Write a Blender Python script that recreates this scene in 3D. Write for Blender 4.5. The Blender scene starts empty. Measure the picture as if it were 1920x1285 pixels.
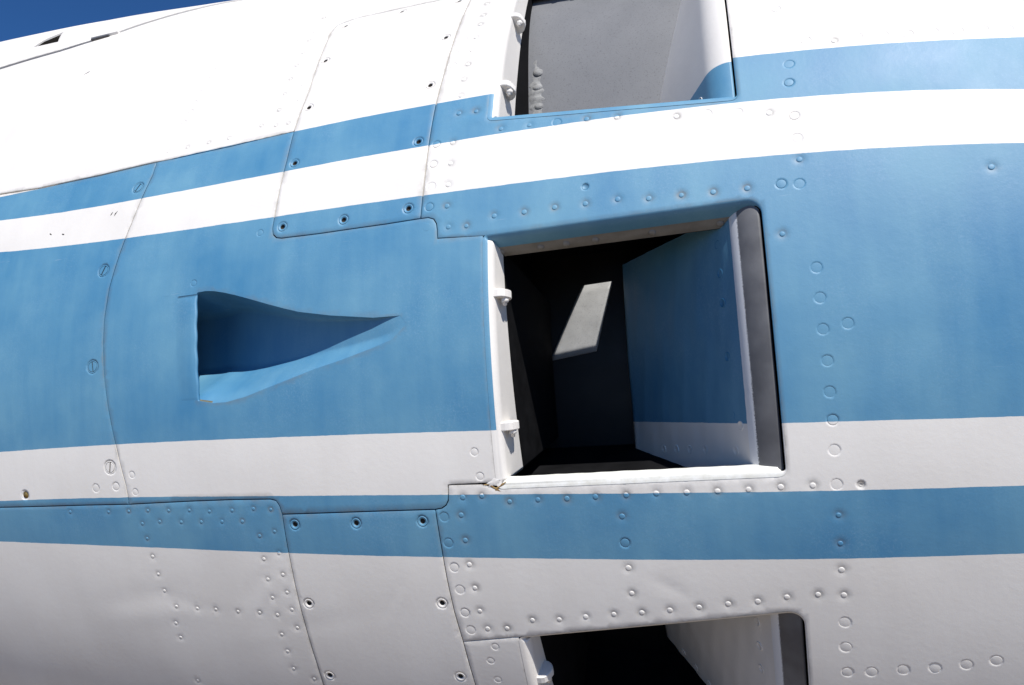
import bpy, math, random
import numpy as np
from mathutils import Matrix, Vector
from mathutils.geometry import delaunay_2d_cdt

random.seed(7)
rng = np.random.default_rng(7)
sc = bpy.context.scene
COL = sc.collection

# ------------------------------------------------------------------ camera, sky, sun, exposure
ZC = 1.60                       # height of the nacelle axis above the apron
cam_d = bpy.data.cameras.new("camera")
cam_d.sensor_width = 36.0
cam_d.lens = 27.29
cam_d.clip_start = 0.02
cam_d.clip_end = 2000.0
cam = bpy.data.objects.new("camera", cam_d)
COL.objects.link(cam)
_r = Vector((0.95786488, 0.27834553, -0.07084235))
_u = Vector((0.08526489, -0.04003979, 0.99555347))
_f = Vector((-0.27427135, 0.95964607, 0.06208581))
cam.matrix_world = Matrix(((_r.x, _u.x, -_f.x, 0.0),
                           (_r.y, _u.y, -_f.y, -1.30202),
                           (_r.z, _u.z, -_f.z, ZC),
                           (0, 0, 0, 1)))
sc.camera = cam

SUN_EL = math.radians(54.0)
SUN_AZ = math.radians(140.0)    # clockwise from +Y seen from above; 180 = straight behind the camera
world = bpy.data.worlds.new("World")
sc.world = world
world.use_nodes = True
wn = world.node_tree.nodes
wl = world.node_tree.links
sky = wn.new("ShaderNodeTexSky")
sky.sky_type = 'NISHITA'
sky.sun_disc = False
sky.sun_elevation = SUN_EL
sky.sun_rotation = SUN_AZ
sky.altitude = 4500.0
sky.air_density = 1.0
sky.dust_density = 0.0
sky.ozone_density = 10.0
wn["Background"].inputs["Strength"].default_value = 0.11
hsv = wn.new("ShaderNodeHueSaturation")      # the deep polarised blue of the photograph, the same all over the sky
hsv.inputs["Saturation"].default_value = 1.10
wl.new(sky.outputs[0], hsv.inputs["Color"])
wl.new(hsv.outputs[0], wn["Background"].inputs["Color"])

sun_d = bpy.data.lights.new("sun", 'SUN')
sun_d.energy = 5.0
sun_d.angle = math.radians(0.53)
sun_d.color = (1.0, 0.97, 0.93)
sun = bpy.data.objects.new("sun", sun_d)
COL.objects.link(sun)
sun_dir = Vector((math.sin(SUN_AZ) * math.cos(SUN_EL), math.cos(SUN_AZ) * math.cos(SUN_EL), math.sin(SUN_EL)))
sun.rotation_euler = (-sun_dir).to_track_quat('-Z', 'Y').to_euler()
sun.location = (0, -6, 9)

sc.view_settings.view_transform = 'Standard'
sc.view_settings.look = 'None'
sc.view_settings.gamma = 1.0
sc.view_settings.use_curve_mapping = False
sc.view_settings.exposure = 0.15

# ------------------------------------------------------------------ measured layout of the nacelle
# every entry is (x along the axis in mm, angle round the axis in degrees)
LINES = {
 'S1': [(-611.3, 26.55), (-610.6, 24.8), (-616.3, 21.99), (-621.7, 19.22), (-625.1, 17.85), (-629.6, 15.76), (-635.3, 12.61), (-637.1, 9.38), (-636.1, 7.08), (-632.9, 3.79), (-628.8, 1.24), (-624.5, -0.83), (-621.0, -2.43), (-617.8, -3.97), (-613.1, -6.1), (-611.8, -7.9)],
 'NT': [(-862.7, 27.47), (-790.6, 26.79), (-694.7, 26.51), (-611.3, 26.55)],
 'AS': [(-611.3, 26.55), (-584.2, 26.48), (-512.7, 26.53), (-431.9, 26.83)],
 'S3A': [(-429.4, 45.31), (-434.4, 44.87), (-436.4, 43.24), (-433.9, 41.06), (-431.6, 37.28), (-428.7, 32.29), (-430.5, 29.47), (-431.9, 26.83), (-432.1, 23.42), (-434.0, 19.72), (-435.0, 17.24), (-435.5, 16.02), (-434.1, 15.48), (-429.9, 15.12), (-423.6, 14.99)],
 'P4B': [(-423.6, 14.99), (-380.2, 14.91), (-311.3, 14.91), (-273.3, 14.98)],
 'P4T': [(-429.4, 45.31), (-412.4, 46.03), (-371.4, 45.84), (-306.3, 45.7), (-258.6, 45.75)],
 'S2A': [(-258.6, 45.75), (-258.2, 43.83), (-260.3, 40.0), (-262.9, 35.06), (-265.2, 30.91), (-268.3, 27.01), (-269.8, 23.94), (-271.0, 20.73), (-272.4, 17.18), (-273.3, 14.98)],
 'NOT': [(-273.3, 14.98), (-265.7, 14.98), (-260.2, 14.77), (-257.4, 14.34), (-256.4, 13.8), (-255.9, 12.99)],
 'LB': [(-795.5, -8.04), (-668.1, -7.93), (-611.6, -7.92), (-530.9, -7.75), (-485.3, -7.7), (-441.3, -7.75), (-435.3, -7.88), (-432.2, -8.32), (-430.3, -9.09)],
 'P6T': [(-430.3, -9.09), (-344.3, -9.04), (-271.9, -9.03)],
 'NOB': [(-271.9, -9.03), (-265.5, -8.95), (-261.0, -8.7), (-258.4, -8.32), (-256.7, -7.08)],
 'S3B': [(-430.3, -9.09), (-430.4, -10.83), (-430.3, -13.07), (-430.2, -16.18), (-429.9, -19.88), (-429.2, -23.23), (-429.8, -25.99)],
 'S2B': [(-271.9, -9.03), (-271.0, -12.1), (-270.3, -15.17), (-268.9, -17.89), (-266.1, -20.69), (-264.1, -25.22)],
 'P8T': [(-266.1, -20.69), (-233.4, -20.36), (-210.0, -20.16)],
 'TOP': [(-1054.0, 55.01), (-942.5, 55.76), (-886.0, 56.69), (-848.5, 57.54), (-744.8, 63.32), (-686.8, 67.65)],
 'SCT': [(-520.5, 10.65), (-518.2, 10.9), (-509.0, 10.93), (-499.2, 10.83), (-486.1, 10.55), (-473.2, 10.2), (-454.0, 9.62), (-435.3, 9.03), (-417.0, 8.48), (-399.1, 7.99), (-364.4, 7.37), (-319.9, 6.8), (-292.8, 6.75)],
 'SCB': [(-514.9, 1.08), (-496.7, 0.79), (-481.0, 0.8), (-459.4, 1.13), (-435.0, 1.72), (-411.1, 2.29), (-382.0, 2.99), (-353.6, 3.55), (-320.4, 4.33), (-280.0, 5.07)],
 'HOLE': [(-1023.0, 59.63), (-1023.7, 61.73), (-1010.3, 63.97), (-977.4, 59.49)],
 'NICK': [(-843.0, 47.46), (-842.3, 48.26), (-831.9, 48.57), (-832.8, 47.47)],
}
MARKS = {
 'd3': [(-464.6, 48.13), (-462.5, 44.43), (-462.4, 42.39), (-461.3, 39.78), (-461.9, 37.49), (-461.7, 35.14), (-461.3, 32.74), (-460.8, 30.36), (-442.9, 28.15), (-458.4, 28.17), (-478.1, 28.55), (-517.4, 27.71), (-544.2, 27.7), (-573.3, 27.72), (-600.0, 27.67)],
 'm3': [(-444.5, 41.79), (-445.3, 39.01), (-444.6, 33.33), (-442.5, 31.02), (-591.5, 40.69), (-591.9, 38.85), (-593.6, 36.62), (-593.4, 34.95), (-592.8, 33.49), (-595.8, 31.86)],
 'h4': [(-420.2, 44.37), (-346.8, 44.79), (-272.7, 44.32), (-422.9, 37.22), (-421.6, 29.8), (-273.8, 36.84), (-278.9, 29.61), (-421.7, 22.79), (-282.2, 22.8), (-424.0, 16.09), (-355.2, 15.88), (-286.6, 16.07)],
 'd5': [(-234.9, 42.04), (-235.1, 39.69), (-235.7, 37.93), (-237.3, 35.72), (-239.4, 33.7), (-240.4, 31.64), (-242.0, 29.56), (-242.6, 27.45), (-242.3, 25.32), (-224.3, 25.26), (-245.9, 22.11), (-246.2, 19.93), (-247.3, 17.82), (-247.3, 15.8), (-245.3, 13.87), (-227.5, 13.74), (-200.6, 14.32), (-172.2, 14.32), (-196.8, 22.71), (-168.6, 22.6), (-113.5, 22.25), (-85.5, 21.92), (-32.3, 21.02), (-143.8, 14.35), (-115.8, 14.29), (-87.0, 14.3), (-60.2, 14.01), (-32.6, 13.92), (-6.2, 13.83), (21.3, 13.76), (105.6, 25.92), (45.2, 19.91), (64.5, 15.5), (200.6, 12.91), (44.8, 9.86), (0.9, -8.21), (25.7, -8.11), (49.8, -8.06), (-244.3, -8.12), (-226.3, -8.08), (-201.3, -8.6), (-175.4, -8.51), (-149.5, -8.49), (-124.5, -8.41), (-98.3, -8.36), (-73.0, -8.3), (-48.2, -8.29), (-23.4, -8.27), (-247.9, -9.55), (-247.1, -11.63), (-103.6, -9.97), (-246.5, -13.69), (-244.8, -15.71), (-243.9, -17.78), (-239.5, -19.42), (-220.8, -19.36), (-195.5, -18.58), (-170.6, -18.5), (-146.1, -18.21), (-120.8, -17.96), (-96.2, -17.79), (-72.2, -17.55), (-47.4, -17.28), (-23.5, -16.98), (-103.0, -14.06), (-102.8, -16.14), (0.4, -16.77), (23.5, -16.41), (47.5, -16.18), (66.8, -16.21), (67.0, -10.24), (66.8, -12.29), (66.3, -14.27)],
 'f5': [(-251.7, 35.82), (-258.4, 33.67), (-257.1, 31.83), (-263.8, 20.11), (-264.2, 17.89), (-262.6, 22.18), (-265.1, 15.94), (-267.3, 14.13), (-141.8, 22.4), (-6.1, 20.77), (19.7, 20.42), (63.1, 30.9), (65.2, 28.7), (83.1, 26.48), (124.3, 25.89), (144.3, 25.59), (163.0, 25.28), (181.9, 25.06), (200.0, 24.65), (217.6, 24.44), (234.8, 24.07), (66.6, 24.28), (64.4, 22.45), (64.9, 19.28), (64.6, 17.27), (48.2, 13.73), (62.2, 13.54), (67.6, 7.11), (67.8, 4.94), (67.6, 2.73), (68.5, 0.54), (68.1, -1.62), (68.4, -3.55), (67.8, -5.64), (67.3, -8.04), (86.0, 2.99), (-264.2, -9.65), (-263.6, -11.82), (-103.4, -12.03), (-261.5, -13.9), (-259.4, -15.85), (-258.5, -17.92), (-256.1, -19.53), (66.5, -18.37), (65.7, -20.47), (66.5, -22.65), (84.4, -22.58), (108.6, -22.3), (131.5, -22.07), (153.8, -21.71), (174.7, -21.31)],
 'h5': [(-115.4, 15.78), (84.9, -8.1)],
 'f8': [(-235.6, -21.11), (-243.0, -22.53), (-240.3, -24.49)],
 'd7': [(-693.0, -8.55), (-640.6, -8.59), (-613.9, -8.56), (-589.4, -8.53), (-563.2, -8.57), (-537.5, -8.57), (-513.3, -8.69), (-486.4, -8.64), (-461.6, -8.55), (-442.2, -8.64), (-599.1, -9.76), (-576.6, -9.59), (-549.7, -9.65), (-525.0, -9.64), (-500.2, -9.63), (-476.5, -9.63), (-459.4, -10.96), (-441.9, -10.6), (-596.4, -11.18), (-441.1, -12.55), (-459.4, -13.08), (-459.5, -14.98), (-441.2, -14.51), (-441.1, -16.21), (-459.0, -16.74), (-440.3, -17.9), (-458.3, -18.46), (-439.7, -19.75), (-459.6, -20.47), (-458.8, -22.27), (-458.4, -24.22), (-594.1, -12.92), (-592.1, -14.67), (-590.0, -16.39), (-579.6, -17.97), (-586.7, -19.75), (-586.7, -21.35), (-553.7, -18.09), (-530.7, -18.12), (-504.2, -18.25), (-478.5, -18.28), (-586.4, -26.5), (-438.4, -25.31)],
 's1': [(-630.7, -4.41), (-647.4, 14.51), (-649.3, 5.05), (-626.4, 23.55)],
 'f1': [(-652.6, -6.31), (-625.8, -6.19)],
 'r1': [(-753.8, -6.81)],
 'f2': [(-603.2, -5.17), (-601.6, -6.77), (-229.0, -4.55), (-225.9, -6.49), (-449.6, 15.83), (-524.5, 11.84)],
 'h6': [(-418.0, -10.0), (-352.6, -9.99), (-285.8, -9.97), (-419.3, -17.25), (-279.4, -17.08), (-418.8, -24.8), (-277.2, -24.31)],
}
EDGES = [
  [-14.2377, -19.4328, -7.1773, 26.165],
  [-18.6264, -21.2356, -6.888, 21.5151],
  [-13.4691, -13.6883, -5.3478, 16.396],
  [2.8525, 0.591, -2.6304, -3.5019],
  [4.6854, 3.4738, -1.4893, -8.3857],
  [5.2177, 6.9691, -0.0675, -13.4295],
]

K = math.radians(1.0) * 650.0            # mm of skin per degree


# ------------------------------------------------------------------ the shape of the nacelle
def radius(x, ph):
    x = np.asarray(x, float)
    ph = np.asarray(ph, float)
    ph = np.where(ph > 90.0, 180.0 - ph, ph)
    t = np.maximum(-325.0 - x, 0)
    r = 650.0 - 0.05 * t * t / 650.0
    s = np.clip((ph - 30.0) / 50.0, 0, 1)
    s = s * s * (3 - 2 * s)
    return r + np.clip(100 + 0.166 * (-900 - x), 20, 160) * s


def place(x, ph, h=0.0):
    """axis mm, degrees, height above the skin in mm -> metres in the world"""
    r = (radius(x, ph) + h) / 1000.0
    a = np.radians(ph)
    return np.stack([np.asarray(x, float) / 1000.0 + 0 * r, -r * np.cos(a), ZC + r * np.sin(a)], -1)


def frame_at(x, ph, h=0.0):
    p = place(np.array([x]), np.array([ph]), h)[0]
    a = math.radians(ph)
    n = Vector((0, -math.cos(a), math.sin(a)))
    t = Vector((0, math.sin(a), math.cos(a)))
    return Matrix(((1, t.x, n.x, p[0]), (0, t.y, n.y, p[1]), (0, t.z, n.z, p[2]), (0, 0, 0, 1)))


WAVES = [(rng.uniform(0.010, 0.075), rng.uniform(0, 6.283), rng.uniform(0, 6.283)) for _ in range(26)]


# shallow dents and puckers: (x, degrees, length, width, depth, turn)
DENTS = [(-470, -15.2, 30, 5, 0.5, 0.9), (-486, -15.9, 24, 4, 0.4, 1.1), (-452, -15.6, 26, 5, -0.35, 0.8), (-620, -17.2, 60, 16, 0.6, 0.2),
         (-600, -18.6, 70, 14, -0.5, 0.1), (-560, -17.6, 40, 8, 0.4, -0.2), (-425, -19.8, 60, 12, 0.5, 0.25), (-455, -20.6, 50, 10, -0.4, 0.15),
         (-232, 25.0, 26, 4, 0.7, 0.2), (-224, 24.2, 20, 4, -0.6, -0.3), (-240, 24.4, 22, 5, 0.5, 0.5), (-330, -17.0, 24, 4, 0.35, 1.0),
         (-318, -16.6, 20, 3, -0.3, 1.0), (150, 6.0, 45, 10, 0.45, 1.4), (165, 3.0, 50, 14, -0.4, 1.3), (120, 1.0, 60, 16, 0.35, 0.4),
         (-560, 13.0, 60, 14, 0.4, 1.5), (-500, 16.0, 50, 12, -0.4, 1.4), (-400, 14.6, 45, 8, 0.3, 0.2), (-70, -15.6, 16, 5, 0.6, -0.5)]


def waviness(x, s):
    h = np.zeros_like(x)
    for dx, dp, la, lb, dep, tn in DENTS:
        u = (x - dx) * math.cos(tn) + (s - dp * K) * math.sin(tn)
        v = -(x - dx) * math.sin(tn) + (s - dp * K) * math.cos(tn)
        h -= dep * np.exp(-(u / la) ** 2 - (v / lb) ** 2)
    for k, d, p in WAVES:
        h += 0.0055 / k * 0.32 * np.sin(k * (x * math.cos(d) + s * math.sin(d)) + p)
    return h


# ------------------------------------------------------------------ materials
def new_mat(name):
    m = bpy.data.materials.new(name)
    m.use_nodes = True
    return m, m.node_tree.nodes, m.node_tree.links, m.node_tree.nodes["Principled BSDF"]


def math_node(nt, op, a, b=None, c=None, clamp=False):
    n = nt.nodes.new("ShaderNodeMath")
    n.operation = op
    n.use_clamp = clamp
    for i, v in enumerate((a, b, c)):
        if v is None:
            continue
        if isinstance(v, (int, float)):
            n.inputs[i].default_value = v
        else:
            nt.links.new(v, n.inputs[i])
    return n.outputs[0]


def noise_node(nt, vec, scale, detail=3.0, rough=0.55, dist=0.0):
    n = nt.nodes.new("ShaderNodeTexNoise")
    n.inputs["Scale"].default_value = scale
    n.inputs["Detail"].default_value = detail
    n.inputs["Roughness"].default_value = rough
    n.inputs["Distortion"].default_value = dist
    if vec is not None:
        nt.links.new(vec, n.inputs["Vector"])
    return n.outputs["Fac"]


def ramp(nt, fac, stops):
    n = nt.nodes.new("ShaderNodeValToRGB")
    el = n.color_ramp.elements
    while len(el) < len(stops):
        el.new(0.5)
    for e, (p, c) in zip(el, stops):
        e.position = p
        e.color = c if len(c) == 4 else (*c, 1)
    nt.links.new(fac, n.inputs[0])
    return n.outputs[0]


def mix(nt, fac, a, b, kind='MIX'):
    n = nt.nodes.new("ShaderNodeMix")
    n.data_type = 'RGBA'
    n.blend_type = kind
    for sock, v in ((n.inputs[0], fac), (n.inputs[6], a), (n.inputs[7], b)):
        if isinstance(v, (int, float)):
            sock.default_value = v
        elif isinstance(v, tuple):
            sock.default_value = (*v, 1) if len(v) == 3 else v
        else:
            nt.links.new(v, sock)
    return n.outputs[2]


WHITE = (0.80, 0.762, 0.705)
BLUE = (0.052, 0.208, 0.37)
BLUE2 = (0.135, 0.32, 0.44)


def paint_material(name, closed=False, kind='stripe', wear=1.0):
    """livery paint; stripes follow the measured edges. closed=True reads the shut position of a moving door"""
    m, ns, ln, bs = new_mat(name)
    nt = m.node_tree
    geo = ns.new("ShaderNodeNewGeometry")
    pos = geo.outputs["Position"]
    if closed:
        at = ns.new("ShaderNodeAttribute")
        at.attribute_name = "shut"
        sep = ns.new("ShaderNodeSeparateXYZ")
        ln.new(at.outputs["Vector"], sep.inputs[0])
        X, PH, LL = sep.outputs[0], sep.outputs[1], sep.outputs[2]
    else:
        sep = ns.new("ShaderNodeSeparateXYZ")
        ln.new(pos, sep.inputs[0])
        X = sep.outputs[0]
        ang = math_node(nt, 'ARCTAN2', math_node(nt, 'SUBTRACT', sep.outputs[2], ZC), math_node(nt, 'MULTIPLY', sep.outputs[1], -1.0))
        PH = math_node(nt, 'MULTIPLY', ang, 180.0 / math.pi)
    # streaks running round the barrel and soft blotches
    stretch = ns.new("ShaderNodeMapping")
    stretch.inputs["Scale"].default_value = (26, 3.2, 3.2)
    ln.new(pos, stretch.inputs["Vector"])
    streak = noise_node(nt, stretch.outputs[0], 1.0, 5.0, 0.6)
    blotch = noise_node(nt, pos, 9.0, 4.0, 0.6)
    fine = noise_node(nt, pos, 900.0, 2.0, 0.6)
    jitter = math_node(nt, 'MULTIPLY', math_node(nt, 'SUBTRACT', noise_node(nt, pos, 60.0, 4.0, 0.7), 0.5), 0.10)
    if kind == 'stripe':
        Xc = math_node(nt, 'MINIMUM', math_node(nt, 'MAXIMUM', X, -1.1), 0.34)
        g = []
        for a3, a2, a1, a0 in EDGES:
            v = math_node(nt, 'MULTIPLY_ADD', Xc, a3, a2)
            v = math_node(nt, 'MULTIPLY_ADD', Xc, v, a1)
            v = math_node(nt, 'MULTIPLY_ADD', Xc, v, a0)
            v = math_node(nt, 'ADD', v, jitter)
            g.append(math_node(nt, 'GREATER_THAN', PH, v))
        mask = math_node(nt, 'SUBTRACT', g[1], g[0])
        mask = math_node(nt, 'ADD', mask, math_node(nt, 'SUBTRACT', g[3], g[2]))
        mask = math_node(nt, 'ADD', mask, math_node(nt, 'SUBTRACT', g[5], g[4]), clamp=True)
    else:
        mask = 0.0
    mixf = math_node(nt, 'ADD', math_node(nt, 'MULTIPLY', streak, 0.42), math_node(nt, 'MULTIPLY', blotch, 0.62))
    bcol = ramp(nt, mixf, [(0.38, BLUE), (0.72, BLUE2)])
    chalk = ramp(nt, noise_node(nt, pos, 520.0, 5.0, 0.8), [(0.50, (0, 0, 0)), (0.72, (1, 1, 1))])
    patch = ramp(nt, noise_node(nt, pos, 14.0, 3.0, 0.6), [(0.42, (0, 0, 0)), (0.66, (1, 1, 1))])
    bcol = mix(nt, math_node(nt, 'MULTIPLY', math_node(nt, 'MULTIPLY', chalk, patch), 0.30 if not closed else 0.5), bcol, (0.30, 0.44, 0.58))
    wcol = ramp(nt, mixf, [(0.30, (0.73, 0.69, 0.635)), (0.62, WHITE)])
    col = mix(nt, mask, wcol, bcol)
    if closed and kind == 'stripe' and 'curl' in name:
        pass
    ga = ns.new("ShaderNodeAttribute")
    ga.attribute_name = "grime"
    gf = math_node(nt, 'MULTIPLY', ga.outputs["Fac"], ramp(nt, noise_node(nt, pos, 45.0, 5.0, 0.7), [(0.40, (0.05,) * 3), (0.68, (0.75,) * 3)]))
    col = mix(nt, gf, col, (0.16, 0.15, 0.13))
    # scattered grime specks and rubbed spots
    spk = noise_node(nt, pos, 210.0, 6.0, 0.75)
    spots = ramp(nt, spk, [(0.735, (0, 0, 0)), (0.775, (1, 1, 1))])
    col = mix(nt, math_node(nt, 'MULTIPLY', spots, 0.22 * wear), col, (0.30, 0.29, 0.27))
    smap = ns.new("ShaderNodeMapping")
    smap.inputs["Rotation"].default_value = (0.25, 0.1, 0.3)
    smap.inputs["Scale"].default_value = (14, 330, 330)
    ln.new(pos, smap.inputs["Vector"])
    scr = ramp(nt, noise_node(nt, smap.outputs[0], 1.0, 2.0, 0.5), [(0.76, (0, 0, 0)), (0.80, (1, 1, 1))])
    col = mix(nt, math_node(nt, 'MULTIPLY', scr, 0.20), col, (0.55, 0.60, 0.64))
    ln.new(col, bs.inputs["Base Color"])
    ln.new(ramp(nt, blotch, [(0.3, (0.50,) * 3), (0.7, (0.64,) * 3)]), bs.inputs["Roughness"])
    bs.inputs["Specular IOR Level"].default_value = 0.75
    hb = math_node(nt, 'ADD', math_node(nt, 'MULTIPLY', fine, 0.30), math_node(nt, 'MULTIPLY', noise_node(nt, pos, 220.0, 3.0, 0.6), 0.7))
    hb = math_node(nt, 'ADD', hb, math_node(nt, 'MULTIPLY', noise_node(nt, pos, 55.0, 2.0, 0.5), 0.45))
    bp = ns.new("ShaderNodeBump")
    bp.inputs["Strength"].default_value = 0.22
    bp.inputs["Distance"].default_value = 0.0006
    ln.new(hb, bp.inputs["Height"])
    ln.new(bp.outputs[0], bs.inputs["Normal"])
    return m


def simple_material(name, ca, cb, scale=40.0, rough=(0.4, 0.6), metal=0.0, bump=0.1, spec=0.4, speck=None):
    m, ns, ln, bs = new_mat(name)
    nt = m.node_tree
    pos = ns.new("ShaderNodeNewGeometry").outputs["Position"]
    f = noise_node(nt, pos, scale, 5.0, 0.65)
    col = ramp(nt, f, [(0.32, ca), (0.68, cb)])
    if speck:
        s = noise_node(nt, pos, 620.0, 3.0, 0.8)
        col = mix(nt, math_node(nt, 'MULTIPLY', ramp(nt, s, [(0.57, (0, 0, 0)), (0.66, (1, 1, 1))]), 0.75), col, speck)
    ln.new(col, bs.inputs["Base Color"])
    ln.new(ramp(nt, f, [(0.3, (rough[0],) * 3), (0.7, (rough[1],) * 3)]), bs.inputs["Roughness"])
    bs.inputs["Metallic"].default_value = metal
    bs.inputs["Specular IOR Level"].default_value = spec
    bp = ns.new("ShaderNodeBump")
    bp.inputs["Strength"].default_value = bump
    bp.inputs["Distance"].default_value = 0.0008
    ln.new(noise_node(nt, pos, scale * 8, 3.0), bp.inputs["Height"])
    ln.new(bp.outputs[0], bs.inputs["Normal"])
    return m


M_PAINT = paint_material("livery_paint")
M_WHITE = paint_material("white_paint", kind='white')
M_SHUT = paint_material("door_paint", closed=True)
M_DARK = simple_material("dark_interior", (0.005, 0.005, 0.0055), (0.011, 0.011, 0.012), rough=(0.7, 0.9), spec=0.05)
M_PRIMER = simple_material("grey_primer", (0.20, 0.185, 0.16), (0.30, 0.28, 0.25), rough=(0.5, 0.8))
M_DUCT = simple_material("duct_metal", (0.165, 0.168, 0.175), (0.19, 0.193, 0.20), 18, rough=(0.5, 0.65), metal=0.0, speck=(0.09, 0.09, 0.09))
M_BARREL = simple_material("shaded_duct", (0.008, 0.008, 0.008), (0.012, 0.012, 0.012), 30, rough=(0.5, 0.65), speck=(0.012, 0.012, 0.012))  # duct wall coloured near black to stand for its shade
M_SUN_PATCH = simple_material("sun_patch", (0.27, 0.27, 0.265), (0.36, 0.36, 0.355), 40, rough=(0.5, 0.65), speck=(0.2, 0.2, 0.2))  # pale copy of the duct wall, brightens the sun patch
M_BARE = simple_material("bare_metal", (0.10, 0.10, 0.105), (0.17, 0.17, 0.175), 55, rough=(0.3, 0.5), metal=0.6)
M_SEAL = simple_material("grey_sealant", (0.16, 0.16, 0.16), (0.34, 0.34, 0.33), 120, rough=(0.6, 0.8), bump=0.5)
M_DIRT = simple_material("brown_dirt", (0.10, 0.095, 0.06), (0.17, 0.155, 0.10), 150, rough=(0.7, 0.9))
M_RUST = simple_material("rust", (0.22, 0.10, 0.03), (0.50, 0.36, 0.14), 400, rough=(0.7, 0.9))
M_BRASS = simple_material("old_brass", (0.16, 0.10, 0.03), (0.42, 0.29, 0.10), 300, rough=(0.3, 0.5), metal=0.7)
M_HOLE = simple_material("screw_recess", (0.012, 0.011, 0.010), (0.045, 0.035, 0.025), 700, rough=(0.6, 0.9))
M_CHALK = simple_material("worn_sill_paint", (0.70, 0.68, 0.60), (0.86, 0.85, 0.80), 120, rough=(0.5, 0.7), bump=0.08)
M_CONC = simple_material("apron_concrete", (0.16, 0.125, 0.085), (0.21, 0.165, 0.115), 2.0, rough=(0.8, 0.95))


def curl_material(name):
    """rolled rear edge of a door: white overspray fading into bare metal, over the painted face"""
    m = paint_material(name, closed=True)
    nt = m.node_tree
    ns, ln = nt.nodes, nt.links
    bs = ns["Principled BSDF"]
    at = next(n for n in ns if n.type == 'ATTRIBUTE')
    sep = next(n for n in ns if n.type == 'SEPXYZ')
    L = sep.outputs[2]                    # mm along the door from its rear edge
    base = bs.inputs["Base Color"].links[0].from_socket
    pos = next(n for n in ns if n.type == 'NEW_GEOMETRY').outputs["Position"]
    gr = math_node(nt, 'MULTIPLY', math_node(nt, 'SUBTRACT', noise_node(nt, pos, 1500.0, 2.0, 0.8), 0.5), 6.0)
    edge = math_node(nt, 'MULTIPLY', math_node(nt, 'SUBTRACT', noise_node(nt, pos, 90.0, 3.0, 0.6), 0.5), 1.6)
    inblue = math_node(nt, 'GREATER_THAN', math_node(nt, 'ADD', L, edge), 29.5)
    col = mix(nt, inblue, (0.78, 0.775, 0.77), base)
    bare = math_node(nt, 'LESS_THAN', math_node(nt, 'ADD', L, gr), 20.0)
    col = mix(nt, bare, col, ramp(nt, noise_node(nt, pos, 25.0, 3.0), [(0.35, (0.075, 0.075, 0.08)), (0.65, (0.135, 0.135, 0.14))]))
    ln.new(col, bs.inputs["Base Color"])
    return m


M_CURL = curl_material("door_paint_bare_edge")

# ------------------------------------------------------------------ object helpers
def mesh_from(name, V, F, mats, mi=None, smooth=True, attr=None):
    me = bpy.data.meshes.new(name)
    me.from_pydata([tuple(map(float, v)) for v in V], [], [tuple(map(int, f)) for f in F])
    for m in (mats if isinstance(mats, (list, tuple)) else [mats]):
        me.materials.append(m)
    if mi is not None:
        me.polygons.foreach_set("material_index", np.asarray(mi, dtype=np.int32))
    if attr is not None:
        a = me.attributes.new("shut", 'FLOAT_VECTOR', 'POINT')
        a.data.foreach_set("vector", np.asarray(attr, dtype=np.float32).ravel())
    me.polygons.foreach_set("use_smooth", np.full(len(me.polygons), smooth, dtype=bool))
    me.update()
    return me


def add(name, me, parent=None, label=None, matrix=None):
    o = bpy.data.objects.new(name, me)
    COL.objects.link(o)
    if parent is not None:
        o.parent = parent
    if matrix is not None:
        o.matrix_local = matrix
    if label:
        o["label"] = label
    return o


nacelle = bpy.data.objects.new("engine_nacelle", None)
COL.objects.link(nacelle)
nacelle["label"] = "white jet engine nacelle with blue stripes, riveted panels and open blow-in doors"
nacelle["category"] = "engine nacelle"

# ------------------------------------------------------------------ ground (below the frame, it throws light up)
gv = [(-40, -40, 0), (40, -40, 0), (40, 40, 0), (-40, 40, 0)]
g = add("ground", mesh_from("ground", gv, [(0, 1, 2, 3)], M_CONC))
g["kind"] = "structure"
g["label"] = "dusty apron below the nacelle"


# ------------------------------------------------------------------ polygons in skin space (mm, mm)
def sk(pts):
    return [(x, ph * K) for x, ph in pts]


def resample(loop, step):
    out = []
    n = len(loop)
    for i in range(n):
        a = np.array(loop[i])
        b = np.array(loop[(i + 1) % n])
        d = np.hypot(*(b - a))
        if d < 0.3:
            continue
        k = max(1, int(math.ceil(d / step)))
        for j in range(k):
            out.append(tuple(a + (b - a) * j / k))
    return out


def area(loop):
    p = np.array(loop)
    q = np.roll(p, -1, 0)
    return 0.5 * float(np.sum(p[:, 0] * q[:, 1] - q[:, 0] * p[:, 1]))


def inset(loop, d):
    """move a counter-clockwise loop towards its inside by d"""
    p = np.array(loop)
    e0 = p - np.roll(p, 1, 0)
    e1 = np.roll(p, -1, 0) - p
    e0 /= np.linalg.norm(e0, axis=1)[:, None] + 1e-12
    e1 /= np.linalg.norm(e1, axis=1)[:, None] + 1e-12
    n0 = np.stack([-e0[:, 1], e0[:, 0]], 1)
    n1 = np.stack([-e1[:, 1], e1[:, 0]], 1)
    n = n0 + n1
    ln_ = np.maximum(np.linalg.norm(n, axis=1), 0.7)
    n = n / (ln_ ** 2)[:, None] * 2
    return p + n * d


def inside(pts, loops):
    x, y = pts[:, 0], pts[:, 1]
    c = np.zeros(len(pts), bool)
    for lp in loops:
        lp = np.asarray(lp)
        j = len(lp) - 1
        for i in range(len(lp)):
            xi, yi = lp[i]
            xj, yj = lp[j]
            if yi != yj:
                cond = ((yi > y) != (yj > y)) & (x < (xj - xi) * (y - yi) / (yj - yi) + xi)
                c ^= cond
            j = i
    return c


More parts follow.
